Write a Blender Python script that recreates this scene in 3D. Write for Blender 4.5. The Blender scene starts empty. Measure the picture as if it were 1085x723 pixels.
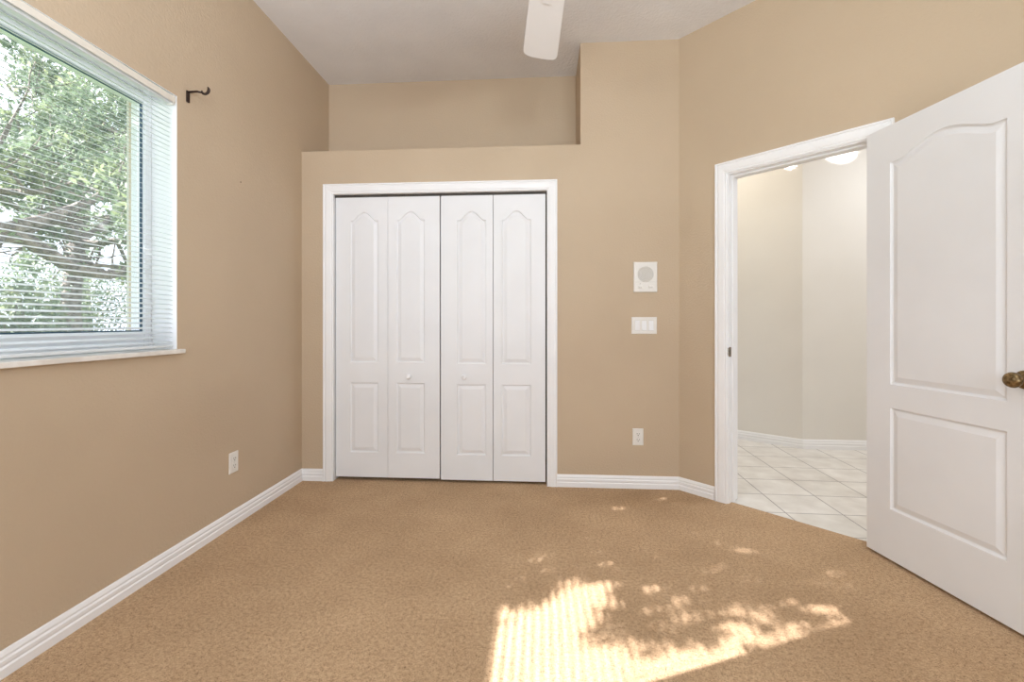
import bpy, bmesh, math, random
from mathutils import Vector, Matrix, noise as mnoise

# ------------------------------------------------------------------ camera, light, exposure
sc = bpy.context.scene
C = sc.collection
F_PX, CX, HY, EYE = 475.0, 542.5, 342.0, 1.125
YAW = math.atan(31.5 / F_PX)                      # the camera looks this far left of +Y
cam_d = bpy.data.cameras.new('camera')
cam_d.sensor_width = 36.0
cam_d.sensor_fit = 'HORIZONTAL'
cam_d.lens = 36.0 * F_PX / 1085.0
cam_d.shift_y = -(361.5 - HY) / 1085.0
cam_d.clip_start = 0.02
cam = bpy.data.objects.new('camera', cam_d)
cam.location = (0, 0, EYE)
cam.rotation_euler = (math.pi / 2, 0, YAW)
C.objects.link(cam)
sc.camera = cam

sc.view_settings.view_transform = 'Standard'
sc.view_settings.look = 'None'
sc.view_settings.exposure = 0.0
sc.view_settings.gamma = 1.0
sc.view_settings.use_curve_mapping = False
sc.cycles.use_denoising = True
sc.cycles.max_bounces = 12
sc.cycles.diffuse_bounces = 7
sc.cycles.transparent_max_bounces = 24
sc.cycles.sample_clamp_indirect = 6.0

world = bpy.data.worlds.new('sky')
sc.world = world
world.use_nodes = True
bg = world.node_tree.nodes['Background']
bg.inputs[0].default_value = (0.80, 0.87, 1.0, 1)
bg.inputs[1].default_value = 2.9

SUN_DIR = Vector((1.0, 0.41, -0.66)).normalized()   # the way sunlight travels
sd = bpy.data.lights.new('sun', 'SUN')
sd.energy = 35.0
sd.angle = math.radians(0.42)
sd.color = (1.0, 0.965, 0.975)
so = bpy.data.objects.new('sun', sd)
so.rotation_euler = SUN_DIR.to_track_quat('-Z', 'Y').to_euler()
so.location = (-10, -4, 8)
C.objects.link(so)

def area(name, loc, to, sx, sy, power, color):
    d = bpy.data.lights.new(name, 'AREA')
    d.shape = 'RECTANGLE'; d.size = sx; d.size_y = sy
    d.energy = power; d.color = color
    o = bpy.data.objects.new(name, d)
    o.location = loc
    o.rotation_euler = (Vector(to) - Vector(loc)).to_track_quat('-Z', 'Y').to_euler()
    C.objects.link(o)
    return o
# fill light added at an unseen rear opening, the photographer's flash
# bounced off the ceiling, and unseen fill lights added in the hall
area("rear_fill_light", (0.2, -1.34, 1.6), (-0.9, 2.6, 1.6), 3.0, 1.9, 38, (0.87, 0.95, 1.0))
area('bounced_flash', (0.25, -0.5, 1.7), (-0.1, -0.2, 3.0), 0.5, 0.5, 69, (0.88, 0.95, 1.0))
area('hall_fill', (3.3, 3.05, 2.98), (3.3, 3.1, 0), 0.7, 0.7, 34, (0.95, 0.97, 1.0))
area('hall_far_fill', (1.45, 4.05, 2.98), (1.5, 4.1, 0), 0.5, 0.5, 10, (1.0, 0.92, 0.78))

def spot(name, loc, to, deg, power, color):
    d = bpy.data.lights.new(name, 'SPOT'); d.spot_size = math.radians(deg); d.spot_blend = 0.25
    d.shadow_soft_size = 0.015; d.energy = power; d.color = color
    o = bpy.data.objects.new(name, d); o.location = loc
    o.rotation_euler = (Vector(to) - Vector(loc)).to_track_quat('-Z', 'Y').to_euler(); C.objects.link(o)
spot('hall_patch_spot', (3.9, 3.0, 2.6), (2.68, 4.17, 2.645), 7.0, 420, (1.0, 0.98, 0.94))  # spots added to throw the bright patches onto the hall wall
spot('hall_patch_spot_small', (2.1, 3.0, 2.5), (2.262, 4.245, 2.565), 4.4, 200, (1.0, 0.98, 0.94))

# ------------------------------------------------------------------ materials
def nodes(m):
    m.use_nodes = True
    nt = m.node_tree
    return nt, nt.nodes['Principled BSDF']

def noise_mat(name, c1, c2, scale=30, rough=0.6, bump=0.0, bscale=200, detail=3, bdist=0.002,
              spec=0.3, metal=0.0, lo=0.35, hi=0.65):
    m = bpy.data.materials.new(name)
    nt, b = nodes(m)
    tc = nt.nodes.new('ShaderNodeTexCoord')
    n = nt.nodes.new('ShaderNodeTexNoise')
    n.inputs['Scale'].default_value = scale
    n.inputs['Detail'].default_value = detail
    nt.links.new(tc.outputs['Object'], n.inputs['Vector'])
    r = nt.nodes.new('ShaderNodeValToRGB')
    r.color_ramp.elements[0].position = lo; r.color_ramp.elements[0].color = (*c1, 1)
    r.color_ramp.elements[1].position = hi; r.color_ramp.elements[1].color = (*c2, 1)
    nt.links.new(n.outputs['Fac'], r.inputs['Fac'])
    nt.links.new(r.outputs['Color'], b.inputs['Base Color'])
    b.inputs['Roughness'].default_value = rough
    b.inputs['Metallic'].default_value = metal
    b.inputs['Specular IOR Level'].default_value = spec
    if bump:
        n2 = nt.nodes.new('ShaderNodeTexNoise')
        n2.inputs['Scale'].default_value = bscale
        n2.inputs['Detail'].default_value = 3
        nt.links.new(tc.outputs['Object'], n2.inputs['Vector'])
        bm_ = nt.nodes.new('ShaderNodeBump')
        bm_.inputs['Strength'].default_value = bump
        bm_.inputs['Distance'].default_value = bdist
        nt.links.new(n2.outputs['Fac'], bm_.inputs['Height'])
        nt.links.new(bm_.outputs['Normal'], b.inputs['Normal'])
    return m

WALL = noise_mat('beige_wall_paint', (0.528, 0.418, 0.299), (0.558, 0.444, 0.319), 1.6, 0.62, 0.55, 95, bdist=0.003)
HALLW = noise_mat('cream_hall_paint', (0.76, 0.735, 0.69), (0.79, 0.765, 0.72), 1.5, 0.6, 0.3, 95, bdist=0.002)
CEIL = noise_mat('textured_ceiling_paint', (0.77, 0.77, 0.785), (0.81, 0.81, 0.825), 3, 0.85, 0.8, 60, bdist=0.005)
TRIM = noise_mat('white_trim_paint', (0.86, 0.865, 0.88), (0.88, 0.885, 0.90), 4, 0.35, spec=0.4)
DOORW = noise_mat('white_door_paint', (0.79, 0.80, 0.82), (0.82, 0.83, 0.85), 3, 0.42, 0.12, 260, bdist=0.001, spec=0.35)
PLASTIC = noise_mat('white_plastic', (0.78, 0.76, 0.72), (0.80, 0.78, 0.74), 8, 0.3, spec=0.4)
GREYP = noise_mat('grey_grille_plastic', (0.60, 0.585, 0.55), (0.65, 0.635, 0.60), 300, 0.5)
DARKP = noise_mat('dark_slot', (0.05, 0.045, 0.04), (0.07, 0.06, 0.05), 20, 0.6)
IRON = noise_mat('dark_bronze_iron', (0.016, 0.008, 0.005), (0.035, 0.016, 0.010), 60, 0.45, spec=0.4)
BRASS = noise_mat('antique_brass', (0.10, 0.065, 0.032), (0.34, 0.24, 0.12), 90, 0.32, metal=0.9)
VINYL = noise_mat('white_window_vinyl', (0.86, 0.88, 0.93), (0.89, 0.91, 0.95), 5, 0.35)
SLAT = noise_mat('white_blind_slats', (0.72, 0.75, 0.77), (0.75, 0.78, 0.80), 5, 0.4)
CREAM = noise_mat('aged_cream_valance', (0.72, 0.68, 0.60), (0.76, 0.72, 0.64), 5, 0.45)
GASKET = noise_mat('blue_grey_gasket', (0.05, 0.10, 0.15), (0.07, 0.12, 0.18), 10, 0.5)
MARBLE = noise_mat('cream_marble_sill', (0.70, 0.66, 0.60), (0.84, 0.82, 0.78), 14, 0.3, detail=6)
BLADE = noise_mat('white_fan_blade', (0.89, 0.89, 0.90), (0.91, 0.91, 0.92), 5, 0.4)
BARK = noise_mat('grey_oak_bark', (0.07, 0.06, 0.05), (0.22, 0.19, 0.16), 14, 0.9, 0.8, 30, bdist=0.02)
LAWN = noise_mat('lawn_grass', (0.05, 0.09, 0.03), (0.12, 0.17, 0.07), 12, 0.9)
STUCCO = noise_mat('exterior_stucco', (0.62, 0.60, 0.52), (0.68, 0.66, 0.58), 20, 0.9, 0.5, 80, bdist=0.004)
DARKIN = noise_mat('closet_interior_paint', (0.30, 0.26, 0.20), (0.33, 0.29, 0.23), 5, 0.8)

def leaf_mat(name, c1, c2, c3):
    m = noise_mat(name, c1, c3, 3.2, 0.55, detail=8, lo=0.3, hi=0.72)
    r = [n for n in m.node_tree.nodes if n.bl_idname == 'ShaderNodeValToRGB'][0]
    e = r.color_ramp.elements.new(0.5); e.color = (*c2, 1)
    b = m.node_tree.nodes['Principled BSDF']
    out = [n for n in m.node_tree.nodes if n.bl_idname == 'ShaderNodeOutputMaterial'][0]
    t = m.node_tree.nodes.new('ShaderNodeBsdfTranslucent')
    mix = m.node_tree.nodes.new('ShaderNodeMixShader'); mix.inputs[0].default_value = 0.35
    m.node_tree.links.new(r.outputs['Color'], t.inputs['Color'])
    m.node_tree.links.new(b.outputs[0], mix.inputs[1]); m.node_tree.links.new(t.outputs[0], mix.inputs[2])
    m.node_tree.links.new(mix.outputs[0], out.inputs['Surface'])
    return m
LEAF = leaf_mat('oak_leaves', (0.075, 0.105, 0.07), (0.14, 0.19, 0.12), (0.30, 0.34, 0.17))
LEAF2 = leaf_mat('pale_shrub_leaves', (0.08, 0.12, 0.08), (0.15, 0.20, 0.13), (0.36, 0.38, 0.22))

def carpet_mat():
    m = bpy.data.materials.new('tan_carpet')
    nt, b = nodes(m)
    L = nt.links.new
    tc = nt.nodes.new('ShaderNodeTexCoord')
    def noise(s, d=3, rgh=0.6):
        n = nt.nodes.new('ShaderNodeTexNoise'); n.inputs['Scale'].default_value = s
        n.inputs['Detail'].default_value = d; n.inputs['Roughness'].default_value = rgh
        L(tc.outputs['Object'], n.inputs['Vector']); return n
    fine, mid, big = noise(230, 3, 0.7), noise(75, 3), noise(2.2, 3)
    r = nt.nodes.new('ShaderNodeValToRGB')
    els = r.color_ramp.elements
    els[0].position = 0.34; els[0].color = (0.11, 0.065, 0.036, 1)
    els[1].position = 0.62; els[1].color = (0.66, 0.475, 0.305, 1)
    e = els.new(0.46); e.color = (0.465, 0.315, 0.19, 1)
    mx = nt.nodes.new('ShaderNodeMix'); mx.data_type = 'FLOAT'; mx.inputs[0].default_value = 0.35
    L(fine.outputs['Fac'], mx.inputs[2]); L(mid.outputs['Fac'], mx.inputs[3])
    L(mx.outputs[0], r.inputs['Fac'])
    r2 = nt.nodes.new('ShaderNodeValToRGB')
    r2.color_ramp.elements[0].position = 0.3; r2.color_ramp.elements[0].color = (0.88, 0.86, 0.84, 1)
    r2.color_ramp.elements[1].position = 0.7; r2.color_ramp.elements[1].color = (1.08, 1.08, 1.08, 1)
    L(big.outputs['Fac'], r2.inputs['Fac'])
    mc = nt.nodes.new('ShaderNodeMix'); mc.data_type = 'RGBA'; mc.blend_type = 'MULTIPLY'; mc.inputs[0].default_value = 1
    L(r.outputs['Color'], mc.inputs[6]); L(r2.outputs['Color'], mc.inputs[7])
    L(mc.outputs[2], b.inputs['Base Color'])
    b.inputs['Roughness'].default_value = 0.95
    b.inputs['Specular IOR Level'].default_value = 0.1
    bp = nt.nodes.new('ShaderNodeBump'); bp.inputs['Strength'].default_value = 0.7; bp.inputs['Distance'].default_value = 0.006
    L(mx.outputs[0], bp.inputs['Height']); L(bp.outputs['Normal'], b.inputs['Normal'])
    return m
CARPET = carpet_mat()

def tile_mat():
    m = bpy.data.materials.new('cream_ceramic_tile')
    nt, b = nodes(m); L = nt.links.new
    tc = nt.nodes.new('ShaderNodeTexCoord')
    mp = nt.nodes.new('ShaderNodeMapping')
    mp.inputs['Location'].default_value = (-0.085, -0.165, 0)
    mp.inputs['Rotation'].default_value = (0, 0, math.radians(1.5))
    L(tc.outputs['Object'], mp.inputs['Vector'])
    br = nt.nodes.new('ShaderNodeTexBrick')
    br.offset = 0.0; br.squash = 1.0
    br.inputs['Scale'].default_value = 1.0
    br.inputs['Brick Width'].default_value = 0.322
    br.inputs['Row Height'].default_value = 0.293
    br.inputs['Mortar Size'].default_value = 0.0035
    br.inputs['Mortar Smooth'].default_value = 0.1
    br.inputs['Color1'].default_value = (0.74, 0.72, 0.68, 1)
    br.inputs['Color2'].default_value = (0.79, 0.77, 0.74, 1)
    br.inputs['Mortar'].default_value = (0.30, 0.28, 0.27, 1)
    L(mp.outputs[0], br.inputs['Vector'])
    n = nt.nodes.new('ShaderNodeTexNoise'); n.inputs['Scale'].default_value = 7; n.inputs['Detail'].default_value = 6
    L(tc.outputs['Object'], n.inputs['Vector'])
    r = nt.nodes.new('ShaderNodeValToRGB')
    r.color_ramp.elements[0].position = 0.3; r.color_ramp.elements[0].color = (0.84, 0.82, 0.80, 1)
    r.color_ramp.elements[1].position = 0.7; r.color_ramp.elements[1].color = (1.05, 1.05, 1.05, 1)
    L(n.outputs['Fac'], r.inputs['Fac'])
    mc = nt.nodes.new('ShaderNodeMix'); mc.data_type = 'RGBA'; mc.blend_type = 'MULTIPLY'; mc.inputs[0].default_value = 1
    L(br.outputs['Color'], mc.inputs[6]); L(r.outputs['Color'], mc.inputs[7])
    L(mc.outputs[2], b.inputs['Base Color'])
    b.inputs['Roughness'].default_value = 0.3
    bp = nt.nodes.new('ShaderNodeBump'); bp.inputs['Strength'].default_value = 0.4; bp.inputs['Distance'].default_value = 0.003; bp.invert = True
    L(br.outputs['Fac'], bp.inputs['Height']); L(bp.outputs['Normal'], b.inputs['Normal'])
    return m
TILE = tile_mat()

def glass_mat():
    m = bpy.data.materials.new('window_glass')
    nt, b = nodes(m); L = nt.links.new
    out = [n for n in nt.nodes if n.bl_idname == 'ShaderNodeOutputMaterial'][0]
    t = nt.nodes.new('ShaderNodeBsdfTransparent'); t.inputs[0].default_value = (0.96, 0.965, 0.98, 1)
    g = nt.nodes.new('ShaderNodeBsdfGlossy'); g.inputs['Roughness'].default_value = 0.02
    f = nt.nodes.new('ShaderNodeFresnel'); f.inputs[0].default_value = 1.35
    mx = nt.nodes.new('ShaderNodeMixShader')
    L(f.outputs[0], mx.inputs[0]); L(t.outputs[0], mx.inputs[1]); L(g.outputs[0], mx.inputs[2])
    d = nt.nodes.new('ShaderNodeBsdfTranslucent'); d.inputs[0].default_value = (0.9, 0.95, 0.95, 1)   # translucent share puts the view's pale haze into the pane
    m2 = nt.nodes.new('ShaderNodeMixShader'); m2.inputs[0].default_value = 0.08
    L(mx.outputs[0], m2.inputs[1]); L(d.outputs[0], m2.inputs[2])
    L(m2.outputs[0], out.inputs['Surface'])
    return m
GLASS = glass_mat()

# ------------------------------------------------------------------ helpers
def box(bm, x0, x1, y0, y1, z0, z1, mp=None):
    vs = []
    for x in (x0, x1):
        for y in (y0, y1):
            for z in (z0, z1):
                p = (x, y, z)
                vs.append(bm.verts.new(mp(*p) if mp else p))
    for f in ((0,1,3,2),(4,6,7,5),(0,4,5,1),(2,3,7,6),(0,2,6,4),(1,5,7,3)):
        bm.faces.new([vs[i] for i in f])

def quad(bm, pts):
    bm.faces.new([bm.verts.new(p) for p in pts])

def link(name, bm, mat, parent=None, smooth=False, bevel=0, loc=None, recalc=True):
    if recalc:
        bmesh.ops.recalc_face_normals(bm, faces=bm.faces)
    me = bpy.data.meshes.new(name)
    bm.to_mesh(me); bm.free()
    me.materials.append(mat)
    if smooth:
        for p in me.polygons: p.use_smooth = True
    o = bpy.data.objects.new(name, me)
    C.objects.link(o)
    if loc is not None:
        me.transform(Matrix.Translation(-Vector(loc))); o.location = loc
    if parent is not None:
        o.parent = parent
        if loc is None:
            me.transform(Matrix.Translation(-parent.location))
        else:
            o.location = Vector(loc) - parent.location
    if bevel:
        b = o.modifiers.new('bevel', 'BEVEL'); b.width = bevel; b.segments = 2
        b.limit_method = 'ANGLE'; b.angle_limit = math.radians(40)
    return o

def tag(o, label=None, cat=None, group=None, kind=None):
    if label: o['label'] = label
    if cat: o['category'] = cat
    if group: o['group'] = group
    if kind: o['kind'] = kind
    return o

def empty(name, loc):
    o = bpy.data.objects.new(name, None); o.empty_display_size = 0.1
    o.location = loc; C.objects.link(o)
    return o

def tube(bm, pts, rads, seg=10, cap=True):
    rings = []
    pts = [Vector(p) for p in pts]
    up = Vector((0.13, 0.21, 0.97))
    for i, p in enumerate(pts):
        d = (pts[min(i+1, len(pts)-1)] - pts[max(i-1, 0)]).normalized()
        a = d.cross(up)
        if a.length < 1e-3: a = d.cross(Vector((1, 0, 0)))
        a.normalize(); b = d.cross(a).normalized()
        r = rads[i] if isinstance(rads, (list, tuple)) else rads
        rings.append([bm.verts.new(p + (a*math.cos(k*2*math.pi/seg) + b*math.sin(k*2*math.pi/seg))*r) for k in range(seg)])
    for i in range(len(rings)-1):
        for k in range(seg):
            bm.faces.new((rings[i][k], rings[i][(k+1)%seg], rings[i+1][(k+1)%seg], rings[i+1][k]))
    if cap:
        bm.faces.new(rings[0]); bm.faces.new(rings[-1])

def lathe(bm, prof, origin, axis, seg=32):
    """prof: (radius, distance along axis)"""
    origin = Vector(origin); ax = Vector(axis).normalized()
    a = ax.cross(Vector((0, 0, 1)))
    if a.length < 1e-3: a = Vector((1, 0, 0))
    a.normalize(); b = ax.cross(a)
    rings = []
    for r, h in prof:
        if r < 1e-6: rings.append([bm.verts.new(origin + ax*h)])
        else: rings.append([bm.verts.new(origin + ax*h + (a*math.cos(k*2*math.pi/seg) + b*math.sin(k*2*math.pi/seg))*r) for k in range(seg)])
    for i in range(len(rings)-1):
        A, B = rings[i], rings[i+1]
        for k in range(seg):
            k2 = (k+1) % seg
            if len(A) == 1 and len(B) == 1: continue
            if len(A) == 1: bm.faces.new((A[0], B[k2], B[k]))
            elif len(B) == 1: bm.faces.new((A[k], A[k2], B[0]))
            else: bm.faces.new((A[k], A[k2], B[k2], B[k]))

# room dimensions, from the photograph's perspective
XL, YB, ZC = -1.71, 3.095, 3.04           # left wall, closet wall, ceiling
YN, ZN, XN = 3.505, 2.345, 0.265          # niche: back, shelf height, right end
XR, YR = 2.45, -1.25                      # right wall, rear wall
D0 = Vector((0.925, 3.095, 0)); DU = Vector((math.sqrt(.5), -math.sqrt(.5), 0)); DN = Vector((math.sqrt(.5), math.sqrt(.5), 0))
UEND = (XR - D0.x) / DU.x
def back(u, t, z):  return (u, YB - t, z)                    # t = out of the wall into the room
def diag(u, t, z):  return tuple(D0 + DU*u - DN*t + Vector((0, 0, z)))
def left(u, t, z):  return (XL + t, u, z)

# ------------------------------------------------------------------ floor, ceiling, ground
bm = bmesh.new()
e0 = Vector(diag(-0.05, -0.045, 0)); e1 = Vector(diag(UEND + .05, -0.045, 0))
pts = [(XL-.05, YR-.05), (XR+.05, YR-.05), (XR+.05, e1.y), (e1.x, e1.y), (e0.x, e0.y), (e0.x, 3.75), (XL-.05, 3.75)]
vs = [bm.verts.new((x, y, 0)) for x, y in pts]; f = bm.faces.new(vs)
g = bmesh.ops.extrude_face_region(bm, geom=[f])
for v in [v for v in g['geom'] if isinstance(v, bmesh.types.BMVert)]: v.co.z = -0.03
tag(link('floor', bm, CARPET), 'tan speckled cut-pile carpet covering the whole bedroom floor', 'floor', kind='structure')
bm = bmesh.new()
pts = [(e0.x, e0.y), (e1.x, e1.y), (XR+.05, 1.35), (5.2, 1.35), (5.2, 5.9), (0.7, 5.9), (0.7, e0.y + (e0.x - 0.7) + .0)]
pts[-1] = (e0.x, 5.9) ; pts[-2] = (5.2, 5.9); pts = pts[:5] + [(e0.x, 5.9)]
vs = [bm.verts.new((x, y, -0.006)) for x, y in pts]; f = bm.faces.new(vs)
g = bmesh.ops.extrude_face_region(bm, geom=[f])
for v in [v for v in g['geom'] if isinstance(v, bmesh.types.BMVert)]: v.co.z = -0.03
o = link('floor_hall', bm, TILE); tag(o, 'pale square ceramic floor tiles with grey grout in the hall', 'floor', kind='structure')
bm = bmesh.new(); box(bm, XL-.3, 5.3, YR-.15, 6.0, ZC, ZC+.1)
tag(link('ceiling', bm, CEIL), 'flat off-white ceiling with a fine knockdown texture', 'ceiling', kind='structure')
bm = bmesh.new(); box(bm, -60, -1.9, -40, 60, -0.4, -0.25)
tag(link('ground', bm, LAWN), 'green lawn outside the bedroom window', 'lawn', kind='structure')

# ------------------------------------------------------------------ walls
WY0, WY1, WZ0, WZ1 = 0.47, 1.998, 1.0, 2.19      # window opening in the left wall
XO = XL - 0.24
bm = bmesh.new()
box(bm, XO, XL, YR-.1, 3.75, -0.25, WZ0-.02); box(bm, XO, XL, YR-.1, 3.75, WZ1, ZC)
box(bm, XO, XL, YR-.1, WY0, WZ0-.02, WZ1); box(bm, XO, XL, WY1, 3.75, WZ0-.02, WZ1)
tag(link('wall_left', bm, WALL), 'beige textured wall holding the window, curtain bracket and an outlet', 'wall', kind='structure')
wl = bpy.data.objects['wall_left']
bm = bmesh.new(); box(bm, XO-.012, XO, YR-.1, WY0, -0.25, ZC); box(bm, XO-.012, XO, WY1, 3.75, -0.25, ZC)
box(bm, XO-.012, XO, WY0, WY1, -.25, WZ0-.02); box(bm, XO-.012, XO, WY0, WY1, WZ1, ZC)
link('stucco_skin', bm, STUCCO, wl)

CX0, CX1, CZ = -1.476, 0.036, 2.035               # closet opening
bm = bmesh.new()
box(bm, XL, CX0-.012, YB, YB+.11, 0, ZN); box(bm, CX1+.012, 0.99, YB, YB+.11, 0, ZN)
box(bm, CX0-.012, CX1+.012, YB, YB+.11, CZ+.012, ZN)
box(bm, XN, 0.99, YB, YB+.11, ZN, ZC)
box(bm, XN, XN+.1, YB+.11, YN+.1, ZN, ZC)         # right side of the niche
box(bm, XL, XN+.1, YB+.11, YN+.1, ZN-.1, ZN)      # plant shelf
tag(link('wall_back', bm, WALL), 'beige wall with the closet opening and a recessed plant shelf above', 'wall', kind='structure')
bm = bmesh.new(); box(bm, XL-.1, XN+.1, YN, YN+.1, ZN-.0, ZC)
tag(link('wall_niche', bm, WALL), 'shaded beige wall at the back of the recess above the closet', 'wall', kind='structure')
bm = bmesh.new(); box(bm, XL-.1, 0.3, 3.7, 3.78, 0, ZN-.1); box(bm, 0.2, .28, YB+.11, 3.7, 0, ZN-.1)
tag(link('wall_closet', bm, DARKIN), 'inner wall of the closet behind the folding doors', 'wall', kind='structure')

U0, U1, DZ, WT = 0.328, 1.042, 2.045, 0.13        # doorway in the diagonal wall
bm = bmesh.new()
box(bm, 0, U0-.014, 0, -WT, 0, ZC, diag); box(bm, U1+.014, UEND, 0, -WT, 0, ZC, diag)
box(bm, U0-.014, U1+.014, 0, -WT, DZ+.014, ZC, diag)
tag(link('wall_diagonal', bm, WALL), 'angled beige wall with the doorway to the hall', 'wall', kind='structure')
yr = D0.y - (XR - D0.x)
bm = bmesh.new(); box(bm, XR, XR+.1, YR-.1, yr+.03, 0, ZC)
tag(link('wall_right', bm, WALL), 'beige wall on the right side of the bedroom', 'wall', kind='structure')
# rear wall, opened for the fill light; slabs added outside block the sun
bm = bmesh.new(); RX0, RX1, RZ0, RZ1 = -1.3, 1.7, 0.7, 2.55
box(bm, XL-.24, RX0, YR-.1, YR, 0, ZC); box(bm, RX1, XR+.1, YR-.1, YR, 0, ZC)
box(bm, RX0, RX1, YR-.1, YR, 0, RZ0); box(bm, RX0, RX1, YR-.1, YR, RZ1, ZC)
tag(link('wall_rear', bm, WALL), 'beige wall behind the camera with a wide opening added for fill light', 'wall', kind='structure')
bm = bmesh.new(); box(bm, XL-.24, XR+.1, -4.5, YR-.1, ZC, ZC+.1); box(bm, XL-.34, XL-.24, -4.5, YR-.1, -.2, ZC)
tag(link('wall_sunblock', bm, STUCCO), 'roof slab and side wall added to keep sun out of the rear opening', 'wall', kind='structure')

# hall
H1, H2 = Vector((2.336, 4.188, 0)), Vector((5.2, 4.16, 0)); HD = Vector((0.7986, -0.6018, 0))
H0 = H1 - HD*1.9
def prism(bm, a, b, th, z0, z1):
    d = (b-a).normalized(); n = Vector((-d.y, d.x, 0))*th
    v = [bm.verts.new((p.x, p.y, z)) for z in (z0, z1) for p in (a, b, b+n, a+n)]
    for f in ((0,1,2,3),(4,5,6,7),(0,1,5,4),(1,2,6,5),(2,3,7,6),(3,0,4,7)): bm.faces.new([v[i] for i in f])
bm = bmesh.new(); prism(bm, H0, H1, .1, -0.006, ZC); prism(bm, H1, H2, .1, -0.006, ZC)
tag(link('wall_hall', bm, HALLW), 'cream hall wall with a vertical outside corner seen through the doorway', 'wall', kind='structure')
bm = bmesh.new()
box(bm, 0.82, 0.90, YB+.11, H0.y+.1, 0, ZC); box(bm, 5.1, 5.2, 1.3, 4.2, 0, ZC); box(bm, XR+.1, 5.2, 1.3, 1.4, 0, ZC)
tag(link('wall_hall_end', bm, HALLW), 'cream end walls of the hall', 'wall', kind='structure')

# ------------------------------------------------------------------ baseboards
BPROF = [(0, 0), (0.014, 0), (0.0145, 0.030), (0.0105, 0.036), (0.0125, 0.044), (0.0125, 0.054), (0.0085, 0.060), (0.0095, 0.068), (0.006, 0.078), (0.003, 0.084), (0, 0.084)]
def baseboard(name, path, inward, label, z0=0.0, mat=TRIM):
    """path: plan points; inward: side (+1 left of travel, -1 right) the board stands on"""
    P = [Vector((*p, 0)) for p in path]; bm = bmesh.new(); rings = []
    for i, p in enumerate(P):
        ns = []
        for a, b in ((i-1, i), (i, i+1)):
            if 0 <= a and b < len(P):
                d = (P[b]-P[a]).normalized(); ns.append(Vector((-d.y, d.x, 0))*inward)
        n = ns[0] if len(ns) == 1 else (ns[0]+ns[1]) / (1 + ns[0].dot(ns[1]))
        rings.append([bm.verts.new(p + n*t + Vector((0, 0, z0+h))) for t, h in BPROF])
    for a, b in zip(rings, rings[1:]):
        for k in range(len(BPROF)):
            k2 = (k+1) % len(BPROF); bm.faces.new((a[k], b[k], b[k2], a[k2]))
    bm.faces.new(rings[0]); bm.faces.new(rings[-1])
    return tag(link(name, bm, mat), label, 'baseboard', kind='structure')
baseboard('baseboard_left', [(XL, YR), (XL, YB), (-1.549, YB)], -1, 'long white moulded baseboard along the window wall')
dl = diag(0.243, 0, 0)
baseboard('baseboard_right', [(0.106, YB), (D0.x, YB), (dl[0], dl[1])], -1, 'white moulded baseboard between the closet and the doorway')
dr0, dr1 = diag(1.12, 0, 0), diag(UEND, 0, 0)
baseboard('baseboard_diagonal', [(dr0[0], dr0[1]), (dr1[0], dr1[1]), (XR, YR)], -1, 'white baseboard behind the open door')
baseboard('baseboard_hall', [(H0.x, H0.y), (H1.x, H1.y), (H2.x, H2.y)], -1, 'white baseboard around the foot of the hall wall', z0=-0.006)

# ------------------------------------------------------------------ casings and jambs
CPROF = [(0, 0), (0, 0.009), (0.006, 0.0125), (0.012, 0.010), (0.018, 0.0135), (0.040, 0.0165), (0.052, 0.0165), (0.058, 0.013), (0.063, 0.0185), (0.070, 0.0185), (0.070, 0)]
def casing(bm, mp, u0, u1, z1):
    lines = [[bm.verts.new(mp(*q)) for q in ((u0-w, t, 0), (u0-w, t, z1+w), (u1+w, t, z1+w), (u1+w, t, 0))] for w, t in CPROF]
    for k in range(len(CPROF)):
        A, B = lines[k], lines[(k+1) % len(CPROF)]
        for i in range(3): bm.faces.new((A[i], A[i+1], B[i+1], B[i]))
    bm.faces.new([l[0] for l in lines]); bm.faces.new([l[3] for l in lines])
def jambs(bm, mp, u0, u1, z1, d, th=.014):
    box(bm, u0-th, u0, 0, -d, 0, z1, mp); box(bm, u1, u1+th, 0, -d, 0, z1, mp); box(bm, u0-th, u1+th, 0, -d, z1, z1+th, mp)

bm = bmesh.new(); casing(bm, back, CX0, CX1, CZ)
t1 = tag(link('trim_1', bm, TRIM, loc=(-.72, YB, 0)), 'white moulded casing framing the closet opening', 'door trim', kind='structure')
bm = bmesh.new(); jambs(bm, back, CX0, CX1, CZ, .11); link('jamb', bm, TRIM, t1)
bm = bmesh.new(); box(bm, CX0, CX1, -.018, -.045, CZ-.018, CZ, back)
link('track', bm, DARKP, t1)

bm = bmesh.new(); casing(bm, diag, U0-.014+.006, U1+.014-.006, DZ+.006)
t2 = tag(link('trim_2', bm, TRIM, loc=D0), 'white moulded casing around the doorway to the hall', 'door trim', kind='structure')
bm = bmesh.new(); jambs(bm, diag, U0, U1, DZ, WT); link('jamb', bm, TRIM, t2)
bm = bmesh.new()
box(bm, U0, U0+.011, -.040, -.075, 0, DZ, diag); box(bm, U1-.011, U1, -.040, -.075, 0, DZ, diag); box(bm, U0+.011, U1-.011, -.040, -.075, DZ-.011, DZ, diag)
link('door_stop', bm, TRIM, t2, bevel=.002)
bm = bmesh.new(); box(bm, U0-.001, U0+.0018, -.002, -.032, .912, .972, diag)
for a in range(1): box(bm, U0-.006, U0+.0002, .0, -.003, .917, .967, diag)
sp = link('strike_plate', bm, BRASS, t2, bevel=.0008); sp['label'] = 'dark brass strike plate on the left jamb'
bm = bmesh.new(); box(bm, U0+.0015, U0+.0022, -.009, -.022, .925, .959, diag); link('latch_hole', bm, DARKP, sp) if False else link('latch_hole', bm, DARKP, t2)
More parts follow.
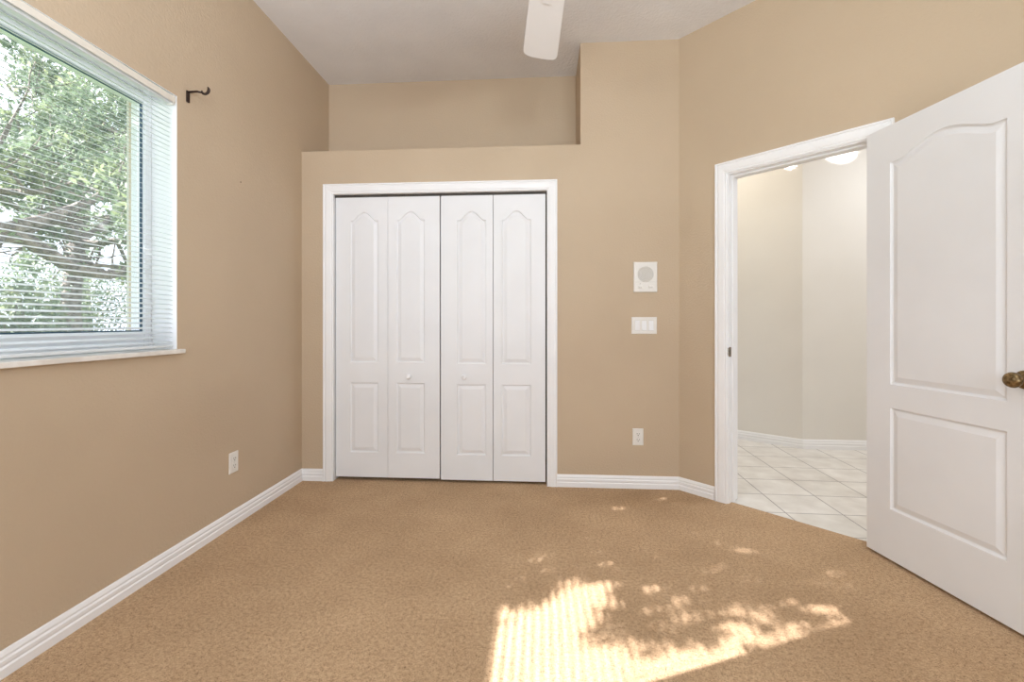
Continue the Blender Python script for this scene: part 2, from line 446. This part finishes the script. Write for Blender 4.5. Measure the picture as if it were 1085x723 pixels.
# casing of the hall side of the doorway
def diag_far(u, t, z): return diag(u, -WT - t, z)
bm = bmesh.new(); casing(bm, diag_far, U0-.008, U1+.008, DZ+.006)
link('hall_casing', bm, TRIM, t2)

# ------------------------------------------------------------------ moulded door leaves
def panel_outline(x0, x1, z0, z1, arch, d, n):
    """closed outline inset by d: bottom left, bottom right, then the top curve from right to left"""
    out = [(x0+d, z0+d), (x1-d, z0+d)]
    hw = (x1-x0)/2; cx = (x0+x1)/2
    for k in range(n+1):
        t = 1 - 2*k/n
        x = cx + t*(hw-d)
        s = min(1.0, abs((x-cx)/hw)/0.82)
        h = arch*(0.5+0.5*math.cos(math.pi*s))**0.7 if arch else 0
        out.append((x, z1 - d + h))
    return out
MPROF = [(0.0, 0.0), (0.003, 0.0060), (0.009, 0.0095), (0.013, 0.0090), (0.033, 0.0020), (0.036, 0.0010)]   # inset, depth
def door_face(bm, w, h, panels, y, sgn, mp):
    """front face at local y, panels sink by sgn*depth"""
    N = 28
    P = lambda x, z, dep=0.0: bm.verts.new(mp(x, y + sgn*dep, z))
    px0, px1 = panels[0][0], panels[0][1]
    def rect(x0, x1, z0, z1):
        bm.faces.new([P(x0, z0), P(x1, z0), P(x1, z1), P(x0, z1)])
    rect(0, px0, 0, h); rect(px1, w, 0, h)
    zs = sorted([(p[2], p[3]) for p in panels])
    rect(px0, px1, 0, zs[0][0]); rect(px0, px1, zs[0][1], zs[1][0])
    for (x0, x1, z0, z1, arch) in panels:
        n = N if arch else 1
        rings = []
        for d, dep in MPROF:
            rings.append([P(x, z, dep) for x, z in panel_outline(x0, x1, z0, z1, arch, d, n)])
        m = len(rings[0])
        for A, B in zip(rings, rings[1:]):
            for k in range(m): bm.faces.new((A[k], A[(k+1)%m], B[(k+1)%m], B[k]))
        bm.faces.new(rings[-1])
        if arch:                                   # top rail above the arch
            top = panel_outline(x0, x1, z0, z1, arch, 0, n)[2:]
            for a, b in zip(top, top[1:]):
                bm.faces.new([P(*a), P(b[0], b[1]), P(b[0], h), P(a[0], h)])
def door_leaf(name, w, h, th, panels, mp, mat, parent, both=False):
    bm = bmesh.new()
    door_face(bm, w, h, panels, 0, 1, mp)
    if both: door_face(bm, w, h, panels, th, -1, mp)
    else:
        bm.faces.new([bm.verts.new(mp(*q)) for q in ((0, th, 0), (w, th, 0), (w, th, h), (0, th, h))])
    for a, b in (((0,0),(w,0)), ((w,0),(w,h)), ((w,h),(0,h)), ((0,h),(0,0))):
        bm.faces.new([bm.verts.new(mp(*q)) for q in ((a[0],0,a[1]), (b[0],0,b[1]), (b[0],th,b[1]), (a[0],th,a[1]))])
    bmesh.ops.remove_doubles(bm, verts=bm.verts, dist=1e-5)
    o = link(name, bm, mat, parent)
    return o

YD = YB + 0.020
leaves = [(-1.4680, -1.0905, 0), (-1.0885, -0.7170, 0), (-0.7080, -0.3410, 1), (-0.3370, 0.0255, 1)]
leaf_z = [0.028, 0.022]
pair = [empty('door_1', (-1.468, YD, 0.0)), empty('door_2', (0.024, YD, 0.0))]
tag(pair[0], 'left bifold pair of white closet doors with arched panels', 'closet door', 'bifold closet doors', 'structure')
tag(pair[1], 'right bifold pair of white closet doors with arched panels', 'closet door', 'bifold closet doors', 'structure')
for i, (a, b, s) in enumerate(leaves):
    w = b-a; z0 = (0.026, 0.020)[s]; h = 2.022 - z0
    outer, inner = 0.104, w - 0.104 - 0.208
    p0 = outer if i in (0, 2) else inner
    if i == 2: p0 = 0.115
    if i == 3: p0 = 0.058
    p1 = p0 + 0.205
    panels = [(p0, p1, 0.815, 1.825, 0.062), (p0, p1, 0.175, 0.672, 0.0)]
    door_leaf('door_leaf', w, h, 0.030, panels, lambda x, y, z, a=a, z0=z0: (a+x, YD+y, z0+z), DOORW, pair[s])
for i, x in enumerate((-0.935, -0.540)):
    bm = bmesh.new()
    lathe(bm, [(0, 0), (0.010, 0), (0.008, 0.010), (0.0125, 0.014), (0.018, 0.020), (0.019, 0.026), (0.015, 0.032), (0, 0.035)], (x, YD, 0.745), (0, -1, 0), 28)
    link('knob', bm, TRIM, pair[i], smooth=True)

# open bedroom door
HP = Vector((1.610, 2.337, 0)); HE = (Vector((1.708, 1.708, 0)) - HP).normalized(); HN = Vector((-HE.y, HE.x, 0))
DWID, DH = 0.711, 2.038
def odoor(x, y, z): return tuple(HP + HE*x + HN*y + Vector((0, 0, 0.014 + z)))
d3 = empty('door_3', (HP.x, HP.y, 0.014))
tag(d3, 'white two-panel door standing open into the bedroom on the right', 'door', kind='structure')
panels = [(0.124, 0.586, 0.822, 1.862, 0.060), (0.124, 0.586, 0.236, 0.712, 0.0)]
door_leaf('door_leaf', DWID, DH, 0.035, panels, odoor, DOORW, d3, both=True)
for side, nm in ((-1, 1), (1, 2)):
    org = Vector(odoor(0.640, 0 if side < 0 else 0.035, 0.908)); ax = HN*side
    bm = bmesh.new()
    lathe(bm, [(0, 0), (0.033, 0), (0.033, 0.003), (0.029, 0.007), (0.018, 0.009), (0.0115, 0.011), (0.0105, 0.028), (0.012, 0.030),
               (0.019, 0.034), (0.0265, 0.042), (0.028, 0.050), (0.0255, 0.058), (0.018, 0.063), (0, 0.065)], org, ax, 36)
    k = link('door_knob', bm, BRASS, d3, smooth=True)
    k['label'] = 'round antique brass knob'
bm = bmesh.new(); box(bm, DWID-.001, DWID+.0012, .006, .029, .88, .935, odoor); link('latch_plate', bm, BRASS, d3)
for zz in (0.20, 1.02, 1.83):                       # hinges between leaf and jamb
    hp = Vector(odoor(-0.006, 0.041, zz))
    bm = bmesh.new(); tube(bm, [hp - Vector((0,0,.045)), hp + Vector((0,0,.045))], .0055, 12)
    box(bm, -.0018, 0.0, .006, .040, zz-.045, zz+.045, odoor)
    link('hinge', bm, BRASS, d3)

# ------------------------------------------------------------------ window
w1 = empty('window_1', (-1.86, (WY0+WY1)/2, WZ0))
tag(w1, 'white framed window in the left wall looking onto trees', 'window', kind='structure')
FX0, FX1 = -1.905, -1.835
GY0, GY1, GZ0, GZ1 = WY0+.045, 1.957, 1.088, 2.142
bm = bmesh.new()
box(bm, FX0, FX1, WY0, GY0-.004, WZ0, WZ1); box(bm, FX0, FX1, GY1+.004, WY1, WZ0, WZ1)
box(bm, FX0, FX1, GY0-.004, GY1+.004, WZ0, GZ0-.004); box(bm, FX0, FX1, GY0-.004, GY1+.004, GZ1+.004, WZ1)
box(bm, FX1-.002, FX1+.010, WY0, WY1, WZ0, WZ0+.035)
link('window_frame', bm, VINYL, w1, bevel=.003)
bm = bmesh.new(); q = .006
for a in ((GY0-.004, GY0+q, GZ0-.004, GZ1+.004), (GY1-q*.5, GY1+.004, GZ0-.004, GZ1+.004), (GY0+q, GY1-q, GZ0-.004, GZ0+q*.3), (GY0+q, GY1-q, GZ1-q, GZ1+.004)):
    box(bm, -1.856, -1.848, *a)
link('gasket', bm, GASKET, w1)
bm = bmesh.new(); quad(bm, [(-1.872, GY0, GZ0), (-1.872, GY1, GZ0), (-1.872, GY1, GZ1), (-1.872, GY0, GZ1)])
link('pane', bm, GLASS, w1, recalc=False)
bm = bmesh.new(); box(bm, FX1, XL, WY0, WY1, WZ0-.0195, WZ0); box(bm, XL, XL+.026, WY0-.025, WY1+.022, WZ0-.0195, WZ0)
s = link('window_sill', bm, MARBLE, w1, bevel=.003); s['label'] = 'cream marble sill'
# white painted returns of the recess
bm = bmesh.new()
box(bm, FX1, XL-.0005, WY1-.0015, WY1, WZ0, WZ1); box(bm, FX1, XL-.0005, WY0, WY0+.0015, WZ0, WZ1); box(bm, FX1, XL-.0005, WY0, WY1, WZ1-.0015, WZ1)
link('reveal', bm, TRIM, w1)

# mini blind
bl = empty('window_blind', (-1.735, (WY0+WY1)/2, WZ1-.02))
tag(bl, 'white mini blind with open horizontal slats hanging in the window', 'blind')
BX = -1.732; by0, by1 = WY0+.008, WY1-.010
bm = bmesh.new(); tilt = math.radians(18); n_s = 0; z = 1.036; hw = .0125
while z < 2.135:
    prof = []
    for k in range(5):
        s_ = -1 + k/2
        x = s_*hw; zc = .0016*(1-s_*s_)
        prof.append((BX + x*math.cos(tilt) + zc*math.sin(tilt), z - x*math.sin(tilt) + zc*math.cos(tilt)))
    A = [bm.verts.new((x, by0, zz)) for x, zz in prof]; B = [bm.verts.new((x, by1, zz)) for x, zz in prof]
    for k in range(4): bm.faces.new((A[k], A[k+1], B[k+1], B[k]))
    z += .0217; n_s += 1
link('slat_set', bm, SLAT, bl, smooth=True, recalc=False)
bm = bmesh.new(); box(bm, BX-.0125, BX+.0125, by0, by1, 1.010, 1.022); link('bottom_rail', bm, SLAT, bl, bevel=.003)
bm = bmesh.new(); box(bm, BX-.014, BX+.012, by0, by1, 2.146, 2.172); link('headrail', bm, SLAT, bl, bevel=.002)
bm = bmesh.new(); A = []; n = 24                    # valance, bowed away from the wall in the middle
for k in range(n+1):
    t = k/n; y = by0 + t*(by1-by0); xo = XL + .000 + .011*math.sin(math.pi*t)
    A.append([bm.verts.new(p) for p in ((xo-.002, y, 2.152), (xo+.0015, y, 2.150), (xo+.002, y, 2.178), (xo-.002, y, 2.179))])
for a, b in zip(A, A[1:]):
    for k in range(4): bm.faces.new((a[k], a[(k+1)%4], b[(k+1)%4], b[k]))
bm.faces.new(A[0]); bm.faces.new(A[-1])
v = link('valance', bm, CREAM, bl); v['label'] = 'slightly bowed cream valance strip'
for yy in (by1-.006, by0+.006):
    bm = bmesh.new(); box(bm, BX-.016, XL-.003, yy-.004, yy+.004, 2.142, 2.1875); link('bracket', bm, PLASTIC, bl)
for yy in (by0+.13, (by0+by1)/2, by1-.13):
    bm = bmesh.new()
    for dx in (-.0115, .0115): tube(bm, [(BX+dx, yy, 1.02), (BX+dx, yy, 2.15)], .0007, 5)
    tube(bm, [(BX, yy+.004, 1.02), (BX, yy+.004, 2.15)], .0006, 5)
    link('ladder_cord', bm, SLAT, bl)
bm = bmesh.new(); tube(bm, [(BX+.014, by0+.1, 2.15), (BX+.016, by0+.1, 1.35)], .004, 6); link('wand', bm, PLASTIC, bl)

# ------------------------------------------------------------------ curtain rod bracket
cb = empty('curtain_bracket', (XL, 2.058, 2.225))
tag(cb, 'dark bronze curtain rod bracket screwed to the wall right of the window', 'curtain bracket')
bm = bmesh.new(); box(bm, XL, XL+.007, 2.050, 2.068, 2.190, 2.246); link('mounting_plate', bm, IRON, cb, bevel=.002)
bm = bmesh.new()
tube(bm, [(XL+.004, 2.059, 2.240), (XL+.05, 2.059, 2.241), (XL+.068, 2.059, 2.236)], [.0055, .0055, .0045], 10)
link('arm', bm, IRON, cb, smooth=True)
bm = bmesh.new(); pp = []
for k in range(17):
    a = math.radians(205 + k*(405-205)/16)
    pp.append((XL+.090+.019*math.cos(a), 2.059, 2.247+.019*math.sin(a)))
pp = [(XL+.066, 2.059, 2.236)] + pp[1:]
tube(bm, pp, [.004, .005] + [.006]*8 + [.0068]*4 + [.005, .004, .0025], 10)
link('cradle', bm, IRON, cb, smooth=True)
bm = bmesh.new(); lathe(bm, [(0, 0), (.004, 0), (.004, .003), (0, .004)], (XL+.074, 2.059, 2.241), (.2, 0, 1), 10); link('set_screw', bm, IRON, cb)
# nailhole on the left wall, put on as a dark disc
bm = bmesh.new(); lathe(bm, [(0, .0), (.004, 0), (.004, .001), (0, .0012)], (XL, 2.444, 1.925), (1, 0, 0), 12)
tag(link('nailhole', bm, IRON), 'tiny dark nail in the wall between window and closet', 'nailhole')

# ------------------------------------------------------------------ wall plates
def plate(bm, mp, u0, u1, z0, z1, t=.006):
    b = .004
    pts = [(u0, 0, z0), (u1, 0, z0), (u1, 0, z1), (u0, 0, z1)]
    A = [bm.verts.new(mp(*p)) for p in pts]
    A2 = [bm.verts.new(mp(p[0], t*.5, p[2])) for p in pts]
    B = [bm.verts.new(mp(*p)) for p in ((u0+b, t, z0+b), (u1-b, t, z0+b), (u1-b, t, z1-b), (u0+b, t, z1-b))]
    for P_, Q_ in ((A, A2), (A2, B)):
        for k in range(4): bm.faces.new((P_[k], P_[(k+1)%4], Q_[(k+1)%4], Q_[k]))
    bm.faces.new(B); bm.faces.new(A)
def outlet(mp, uc, zc, label):
    r = empty('wall_outlet', mp(uc, 0, zc - .057)); tag(r, label, 'outlet')
    bm = bmesh.new(); plate(bm, mp, uc-.036, uc+.036, zc-.057, zc+.057); link('cover_plate', bm, PLASTIC, r)
    for s_ in (-1, 1):
        z_ = zc + s_*.0195
        bm = bmesh.new(); vs = []
        for k in range(28):
            a = 2*math.pi*k/28
            vs.append((uc + .0172*math.cos(a), max(-.0135, min(.0135, .0172*math.sin(a))) + z_))
        lo = [bm.verts.new(mp(u, .0055, z)) for u, z in vs]; hi = [bm.verts.new(mp(u, .0085, z)) for u, z in vs]
        bm.faces.new(hi)
        for k in range(28): bm.faces.new((lo[k], lo[(k+1)%28], hi[(k+1)%28], hi[k]))
        rc = link('receptacle', bm, PLASTIC, r)
        bm = bmesh.new()
        box(bm, uc-.0085, uc-.0058, .0083, .0090, z_-.001, z_+.0085, mp); box(bm, uc+.0058, uc+.0085, .0083, .0090, z_-.001, z_+.0075, mp)
        box(bm, uc-.0028, uc+.0028, .0083, .0090, z_-.0105, z_-.005, mp)
        sl = link('slot_set', bm, DARKP); sl.parent = rc
        sl.data.transform(Matrix.Translation(-r.location))
    bm = bmesh.new(); lathe(bm, [(.003, 0), (.003, .001), (0, .0015)], mp(uc, .0058, zc), Vector(mp(0, 1, 0)) - Vector(mp(0, 0, 0)), 12); link('screw', bm, GREYP, r)
outlet(back, 0.652, 0.349, 'white duplex outlet low on the wall right of the closet')
outlet(left, 2.383, 0.349, 'white duplex outlet low on the window wall')

sw = empty('light_switch', back(.693, 0, 1.048)); tag(sw, 'white three-gang rocker switch plate below the intercom', 'light switch')
bm = bmesh.new(); plate(bm, back, .609, .777, 1.048, 1.163); link('cover_plate', bm, PLASTIC, sw)
for k, uc in enumerate((.647, .693, .739)):
    bm = bmesh.new(); d = .0025 if k else -.0035
    v = [bm.verts.new(back(*p)) for p in ((uc-.0165, .0055, 1.072), (uc+.0165, .0055, 1.072), (uc+.0165, .0055, 1.139), (uc-.0165, .0055, 1.139),
         (uc-.0150, .0085+d, 1.074), (uc+.0150, .0085+d, 1.074), (uc+.0150, .0085-d, 1.137), (uc-.0150, .0085-d, 1.137))]
    if k == 0:
        v[4].co.y = YB-.0065; v[5].co.y = YB-.0065; v[6].co.y = YB-.0115; v[7].co.y = YB-.0115
    for f in ((0,1,5,4),(1,2,6,5),(2,3,7,6),(3,0,4,7),(4,5,6,7)): bm.faces.new([v[i] for i in f])
    link('rocker', bm, TRIM, sw)
    bm = bmesh.new()
    for a in ((uc-.0178, uc-.0166, 1.070, 1.141), (uc+.0166, uc+.0178, 1.070, 1.141), (uc-.0166, uc+.0166, 1.070, 1.0718), (uc-.0166, uc+.0166, 1.1392, 1.141)):
        box(bm, a[0], a[1], .0055, .0064, a[2], a[3], back)
    link('rocker_gap', bm, GREYP, sw)

ic = empty('intercom', back(.700, 0, 1.330)); tag(ic, 'white square intercom speaker on the wall above the light switch', 'intercom')
bm = bmesh.new(); plate(bm, back, .621, .779, 1.330, 1.536, .014); link('housing', bm, PLASTIC, ic)
bm = bmesh.new()
lathe(bm, [(0, 0), (.052, 0), (.053, .0012), (.050, .002), (0, .002)], back(.700, .0138, 1.452), (0, -1, 0), 40)
for k in range(5): lathe(bm, [(.009+k*.0095, .0018), (.0115+k*.0095, .0034), (.014+k*.0095, .0018)], back(.700, .0138, 1.452), (0, -1, 0), 40)
link('speaker_grille', bm, GREYP, ic)
bm = bmesh.new(); box(bm, .626, .774, .0135, .0146, 1.3985, 1.4005, back); link('seam', bm, GREYP, ic)
for uc in (.664, .735):
    bm = bmesh.new(); box(bm, uc-.015, uc+.015, .0138, .0175, 1.358, 1.378, back); b_ = link('button', bm, PLASTIC, ic, bevel=.002)
    bm = bmesh.new(); box(bm, uc-.011, uc+.011, .0174, .0180, 1.3605, 1.3665, back); link('button_mark', bm, GREYP, ic)
bm = bmesh.new(); lathe(bm, [(0, 0), (.002, 0), (.002, .001), (0, .0015)], back(.664, .0138, 1.388), (0, -1, 0), 10); link('indicator', bm, DARKP, ic)

# ------------------------------------------------------------------ ceiling fan (one blade reaches into the picture)
FC = Vector((0.042, 1.385, 2.33))
fan = empty('ceiling_fan', (FC.x, FC.y, ZC)); tag(fan, 'white ceiling fan with one rounded blade reaching into view at the top', 'ceiling fan')
bm = bmesh.new(); lathe(bm, [(0, 0), (.07, 0), (.068, .02), (.045, .06), (.018, .075), (0, .075)], (FC.x, FC.y, ZC), (0, 0, -1)); link('canopy', bm, BLADE, fan, smooth=True)
bm = bmesh.new(); tube(bm, [(FC.x, FC.y, ZC-.06), (FC.x, FC.y, FC.z+.15)], .013, 16); link('downrod', bm, BLADE, fan, smooth=True)
bm = bmesh.new(); lathe(bm, [(0, .0), (.03, .0), (.06, .02), (.115, .06), (.12, .10), (.115, .135), (.07, .155), (.05, .165), (.045, .185), (0, .19)], (FC.x, FC.y, FC.z+.17), (0, 0, -1), 40); link('motor_housing', bm, BLADE, fan, smooth=True)
def blade(ang):
    bm = bmesh.new(); n = 22; top = []; bot = []
    r0, r1 = .20, .655; w0, w1 = .062, .076
    out = []
    m = 16
    for k in range(m+1):                     # left edge out
        t = k/m; r = r0 + t*(r1-.055-r0); out.append((r, -(w0 + (w1-w0)*t)))
    for k in range(1, 16):                   # rounded tip
        a = -math.pi/2 + k*math.pi/16
        c = math.cos(a); s_ = math.sin(a)
        out.append((r1-.055 + .055*(abs(c)**0.55), w1*math.copysign(abs(s_)**0.62, s_)))
    for k in range(m, -1, -1):
        t = k/m; r = r0 + t*(r1-.055-r0); out.append((r, (w0 + (w1-w0)*t)))
    pitch = math.radians(10)
    R = Matrix.Rotation(ang, 4, 'Z')
    def P(r, w, dz):
        p = Vector((r, w*math.cos(pitch), w*math.sin(pitch)+dz)); return FC + (R @ p)
    T = [bm.verts.new(P(r, w, .0)) for r, w in out]; B = [bm.verts.new(P(r, w, -.006)) for r, w in out]
    bm.faces.new(T); bm.faces.new(B)
    for k in range(len(T)): bm.faces.new((T[k], T[(k+1)%len(T)], B[(k+1)%len(T)], B[k]))
    b_ = link('blade', bm, BLADE, fan)
    bm = bmesh.new()
    def Q(x, y, z): return tuple(FC + (R @ Vector((x, y*math.cos(pitch), y*math.sin(pitch)+z))))
    box(bm, .105, .30, -.018, .018, -.010, -.006, Q); link('blade_arm', bm, BLADE, fan)
BA = math.radians(94.5)
for k in range(5): blade(BA + k*2*math.pi/5)

# ------------------------------------------------------------------ trees outside
rnd = random.Random(7)
def rv(): 
    while True:
        v = Vector((rnd.uniform(-1, 1), rnd.uniform(-1, 1), rnd.uniform(-1, 1)))
        if .05 < v.length < 1: return v.normalized()
def add_leaf(bm, p, s):
    a = rv(); b = a.cross(rv()).normalized()
    bm.faces.new([bm.verts.new(p + q) for q in (a*s, b*s*.42, -a*s*.9, -b*s*.42)])
def grow(bm, tips, p, d, L, r, depth, droop=0.0):
    pts = [p]; rads = [r]; n = 5; dd = d.copy()
    for k in range(n):
        dd = (dd + rv()*0.28 + Vector((0, 0, -droop))).normalized()
        pts.append(pts[-1] + dd*L/n); rads.append(r*(1-.45*(k+1)/n))
    tube(bm, pts, rads, 7 if r > .03 else 5, cap=False)
    if depth <= 1:
        for q in pts[1:]: tips.append((q, L*.5))
    if depth == 0: return
    for k in range(rnd.choice((3, 3, 4))):
        i = rnd.randint(2, n)
        grow(bm, tips, pts[i], (dd*.6 + rv()*.8 + Vector((0, 0, .15))).normalized(), L*rnd.uniform(.6, .8), rads[i]*.62, depth-1, droop)
def tree(loc, h, r, label, per, spread, lean=(0, 0), leaf=(.045, .075), mat=LEAF, depth=3, name='oak_tree', keep=None, extra=None, clump=0, limb=None):
    root = empty(name, loc); tag(root, label, 'tree', 'trees outside the window')
    bm = bmesh.new(); tips = []
    base = Vector(loc); top = base + Vector((lean[0], lean[1], h*.42))
    mid = (base+top)/2 + rv()*.12
    tube(bm, [base, mid, top], [r*1.25, r, r*.85], 12)
    for k in range(5):
        a = k*2*math.pi/5 + rnd.uniform(-.4, .4)
        grow(bm, tips, top, Vector((math.cos(a)*spread, math.sin(a)*spread, rnd.uniform(.3, 1.3))).normalized(), h*.25, r*.5, depth)
    if limb:
        tube(bm, limb, [r*.8] + [r*(.62-.07*k) for k in range(len(limb)-1)], 10)
        for k in range(2, len(limb)):
            for j in range(2): grow(bm, tips, Vector(limb[k]), Vector((rnd.uniform(-.6, .6), rnd.uniform(-.1, .9), rnd.uniform(-.2, .9))).normalized(), .55, r*.2, 1)
    link('trunk', bm, BARK, root, smooth=True)
    bm = bmesh.new(); 
    for q, rr in tips:
        for k in range(per):
            p = q + rv()*rnd.random()**.5*rr*.75
            if keep and not keep(p): continue
            if clump and mnoise.noise(p*clump) < -.02: continue
            add_leaf(bm, p, rnd.uniform(*leaf))
    if extra:
        for p in extra: add_leaf(bm, p, rnd.uniform(*leaf))
    o = link('foliage', bm, mat, root, recalc=False)
    return root
def sun_clear(p):                                  # true when a leaf there would not shade the window
    if p.x > XL-.3: return False
    t = (XL - p.x)/SUN_DIR.x
    y = p.y + SUN_DIR.y*t; z = p.z + SUN_DIR.z*t
    return not (WY0-.3 < y < WY1+.3 and WZ0-.3 < z < WZ1+.3)
tree((-5.6, 3.55, -.25), 5.4, .14, 'gnarled oak with one long low limb nearest the window', 26, 1.3, keep=lambda p: sun_clear(p) and p.y > 2.0, lean=(.2, .5), leaf=(.028, .048), clump=1.3,
     limb=[(-5.56, 3.6, 1.0), (-5.5, 3.9, 1.95), (-5.35, 4.3, 2.0), (-5.2, 4.65, 1.72), (-5.1, 4.95, 1.68), (-5.0, 5.35, 1.88), (-4.95, 5.8, 1.95)])
tree((-9.9, 8.9, -.25), 7.4, .17, 'leafy oak behind the gnarled one', 24, 1.2, keep=sun_clear, lean=(-.2, .2), leaf=(.045, .075), clump=.9)
tree((-16.5, 15.0, -.25), 14.5, .34, 'tall oak at the back reaching the top of the window', 20, 1.1, leaf=(.08, .13), mat=LEAF2, clump=.55)
tree((-11.2, 3.0, -.25), 6.5, .18, 'oak standing far left of the gnarled one', 13, 1.1, keep=sun_clear, leaf=(.055, .09), clump=.9)
# shrubs along the lower edge of the view
def shrub(loc, rx, h, n, label):
    root = empty('shrub', loc); tag(root, label, 'shrub', 'shrubs outside the window')
    base = Vector(loc); bm = bmesh.new(); bs = bmesh.new()
    for k in range(14):
        d = Vector((rnd.uniform(-1, 1)*rx*.7, rnd.uniform(-1, 1)*rx*.7, h*rnd.uniform(.6, .95)))
        tube(bs, [base, base+d*.5+rv()*.1, base+d], [.02, .013, .005], 5)
    for k in range(n):
        v = rv(); q = rnd.random()**.4
        p = base + Vector((v.x*rx*q, v.y*rx*q, h*.5 + v.z*h*.5*q + .05*rnd.random()))
        add_leaf(bm, p, rnd.uniform(.04, .075))
    link('stem', bs, BARK, root); link('foliage', bm, LEAF2, root, recalc=False)
shrub((-7.35, 5.85, -.25), .6, 1.95, 2800, 'narrow shrub nearest the window, at the left of the view')
shrub((-6.1, 7.05, -.25), .6, 2.0, 2800, 'narrow shrub nearest the window, at the right of the view')
shrub((-9.0, 4.5, -.25), .8, 1.9, 2200, 'low shrub standing far left behind the gnarled oak')
shrub((-14.3, 12.3, -.25), 1.8, 3.3, 9000, 'large shrub behind the leafy oak')
shrub((-10.3, 14.4, -.25), 1.2, 3.2, 4500, 'large shrub at the far right of the view')
shrub((-15.2, 8.0, -.25), 1.4, 2.7, 3500, 'large shrub at the far left of the view')
# the tree that dapples the sunlight on the carpet
def inpoly(x, y, P):
    c = False
    for i in range(len(P)):
        x1, y1 = P[i]; x2, y2 = P[i-1]
        if (y1 > y) != (y2 > y) and x < (x2-x1)*(y-y1)/(y2-y1)+x1: c = not c
    return c
# sunlit areas on the carpet, in metres
LIT = [[(-.25, .9), (-.25, 1.80), (-.02, 1.80), (.03, 1.93), (.12, 1.985), (.27, 1.96), (.27, 1.80), (.20, 1.74), (.19, 1.62), (.27, 1.55), (.42, 1.57), (.55, 1.62), (.82, 1.68), (.98, 1.72), (.6, 1.45), (0.4, 1.2), (.2, .9)]]
extra = []
for k in range(16000):
    x = rnd.uniform(-.7, 1.9); y = rnd.uniform(1.0, 3.55)
    if any(inpoly(x + rnd.gauss(0, .03), y + rnd.gauss(0, .02), P) for P in LIT): continue
    # looser foliage and a few openings in the crown
    if .18 < x < .70 and 1.50 < y < 1.97 and rnd.random() < .50: continue
    if .70 <= x < 1.15 and 1.55 < y < 1.85 and rnd.random() < .70: continue
    if .05 < x < .20 and 1.72 < y < 1.80 and rnd.random() < .3: pass
    if math.sin(x*13.1+1.0)*math.sin(y*15.7+.6+x*3) > (.88 if y < 2.35 else .97): continue
    s_ = rnd.uniform(4.2, 6.5)
    p = Vector((x, y, 0)) - SUN_DIR*(s_/SUN_DIR.x)
    extra.append(p)
def lit_keep(p):
    if p.x > -3.0: return False
    t = p.z/(-SUN_DIR.z); x = p.x + SUN_DIR.x*t; y = p.y + SUN_DIR.y*t
    if any(inpoly(x, y, P) for P in LIT): return False
    return not (-.7 < x < 1.9 and 0.4 < y < 3.6)
tree((-8.3, -3.4, -.25), 6.5, .2, 'oak beside the house whose crown dapples the sunlight', 14, 1.1, keep=lit_keep, leaf=(.045, .065), extra=extra,
     limb=[(-8.3, -3.3, 2.0), (-7.1, -1.6, 3.2), (-5.9, -.1, 3.65), (-5.2, .6, 3.6), (-4.8, 1.0, 3.45)], depth=2)
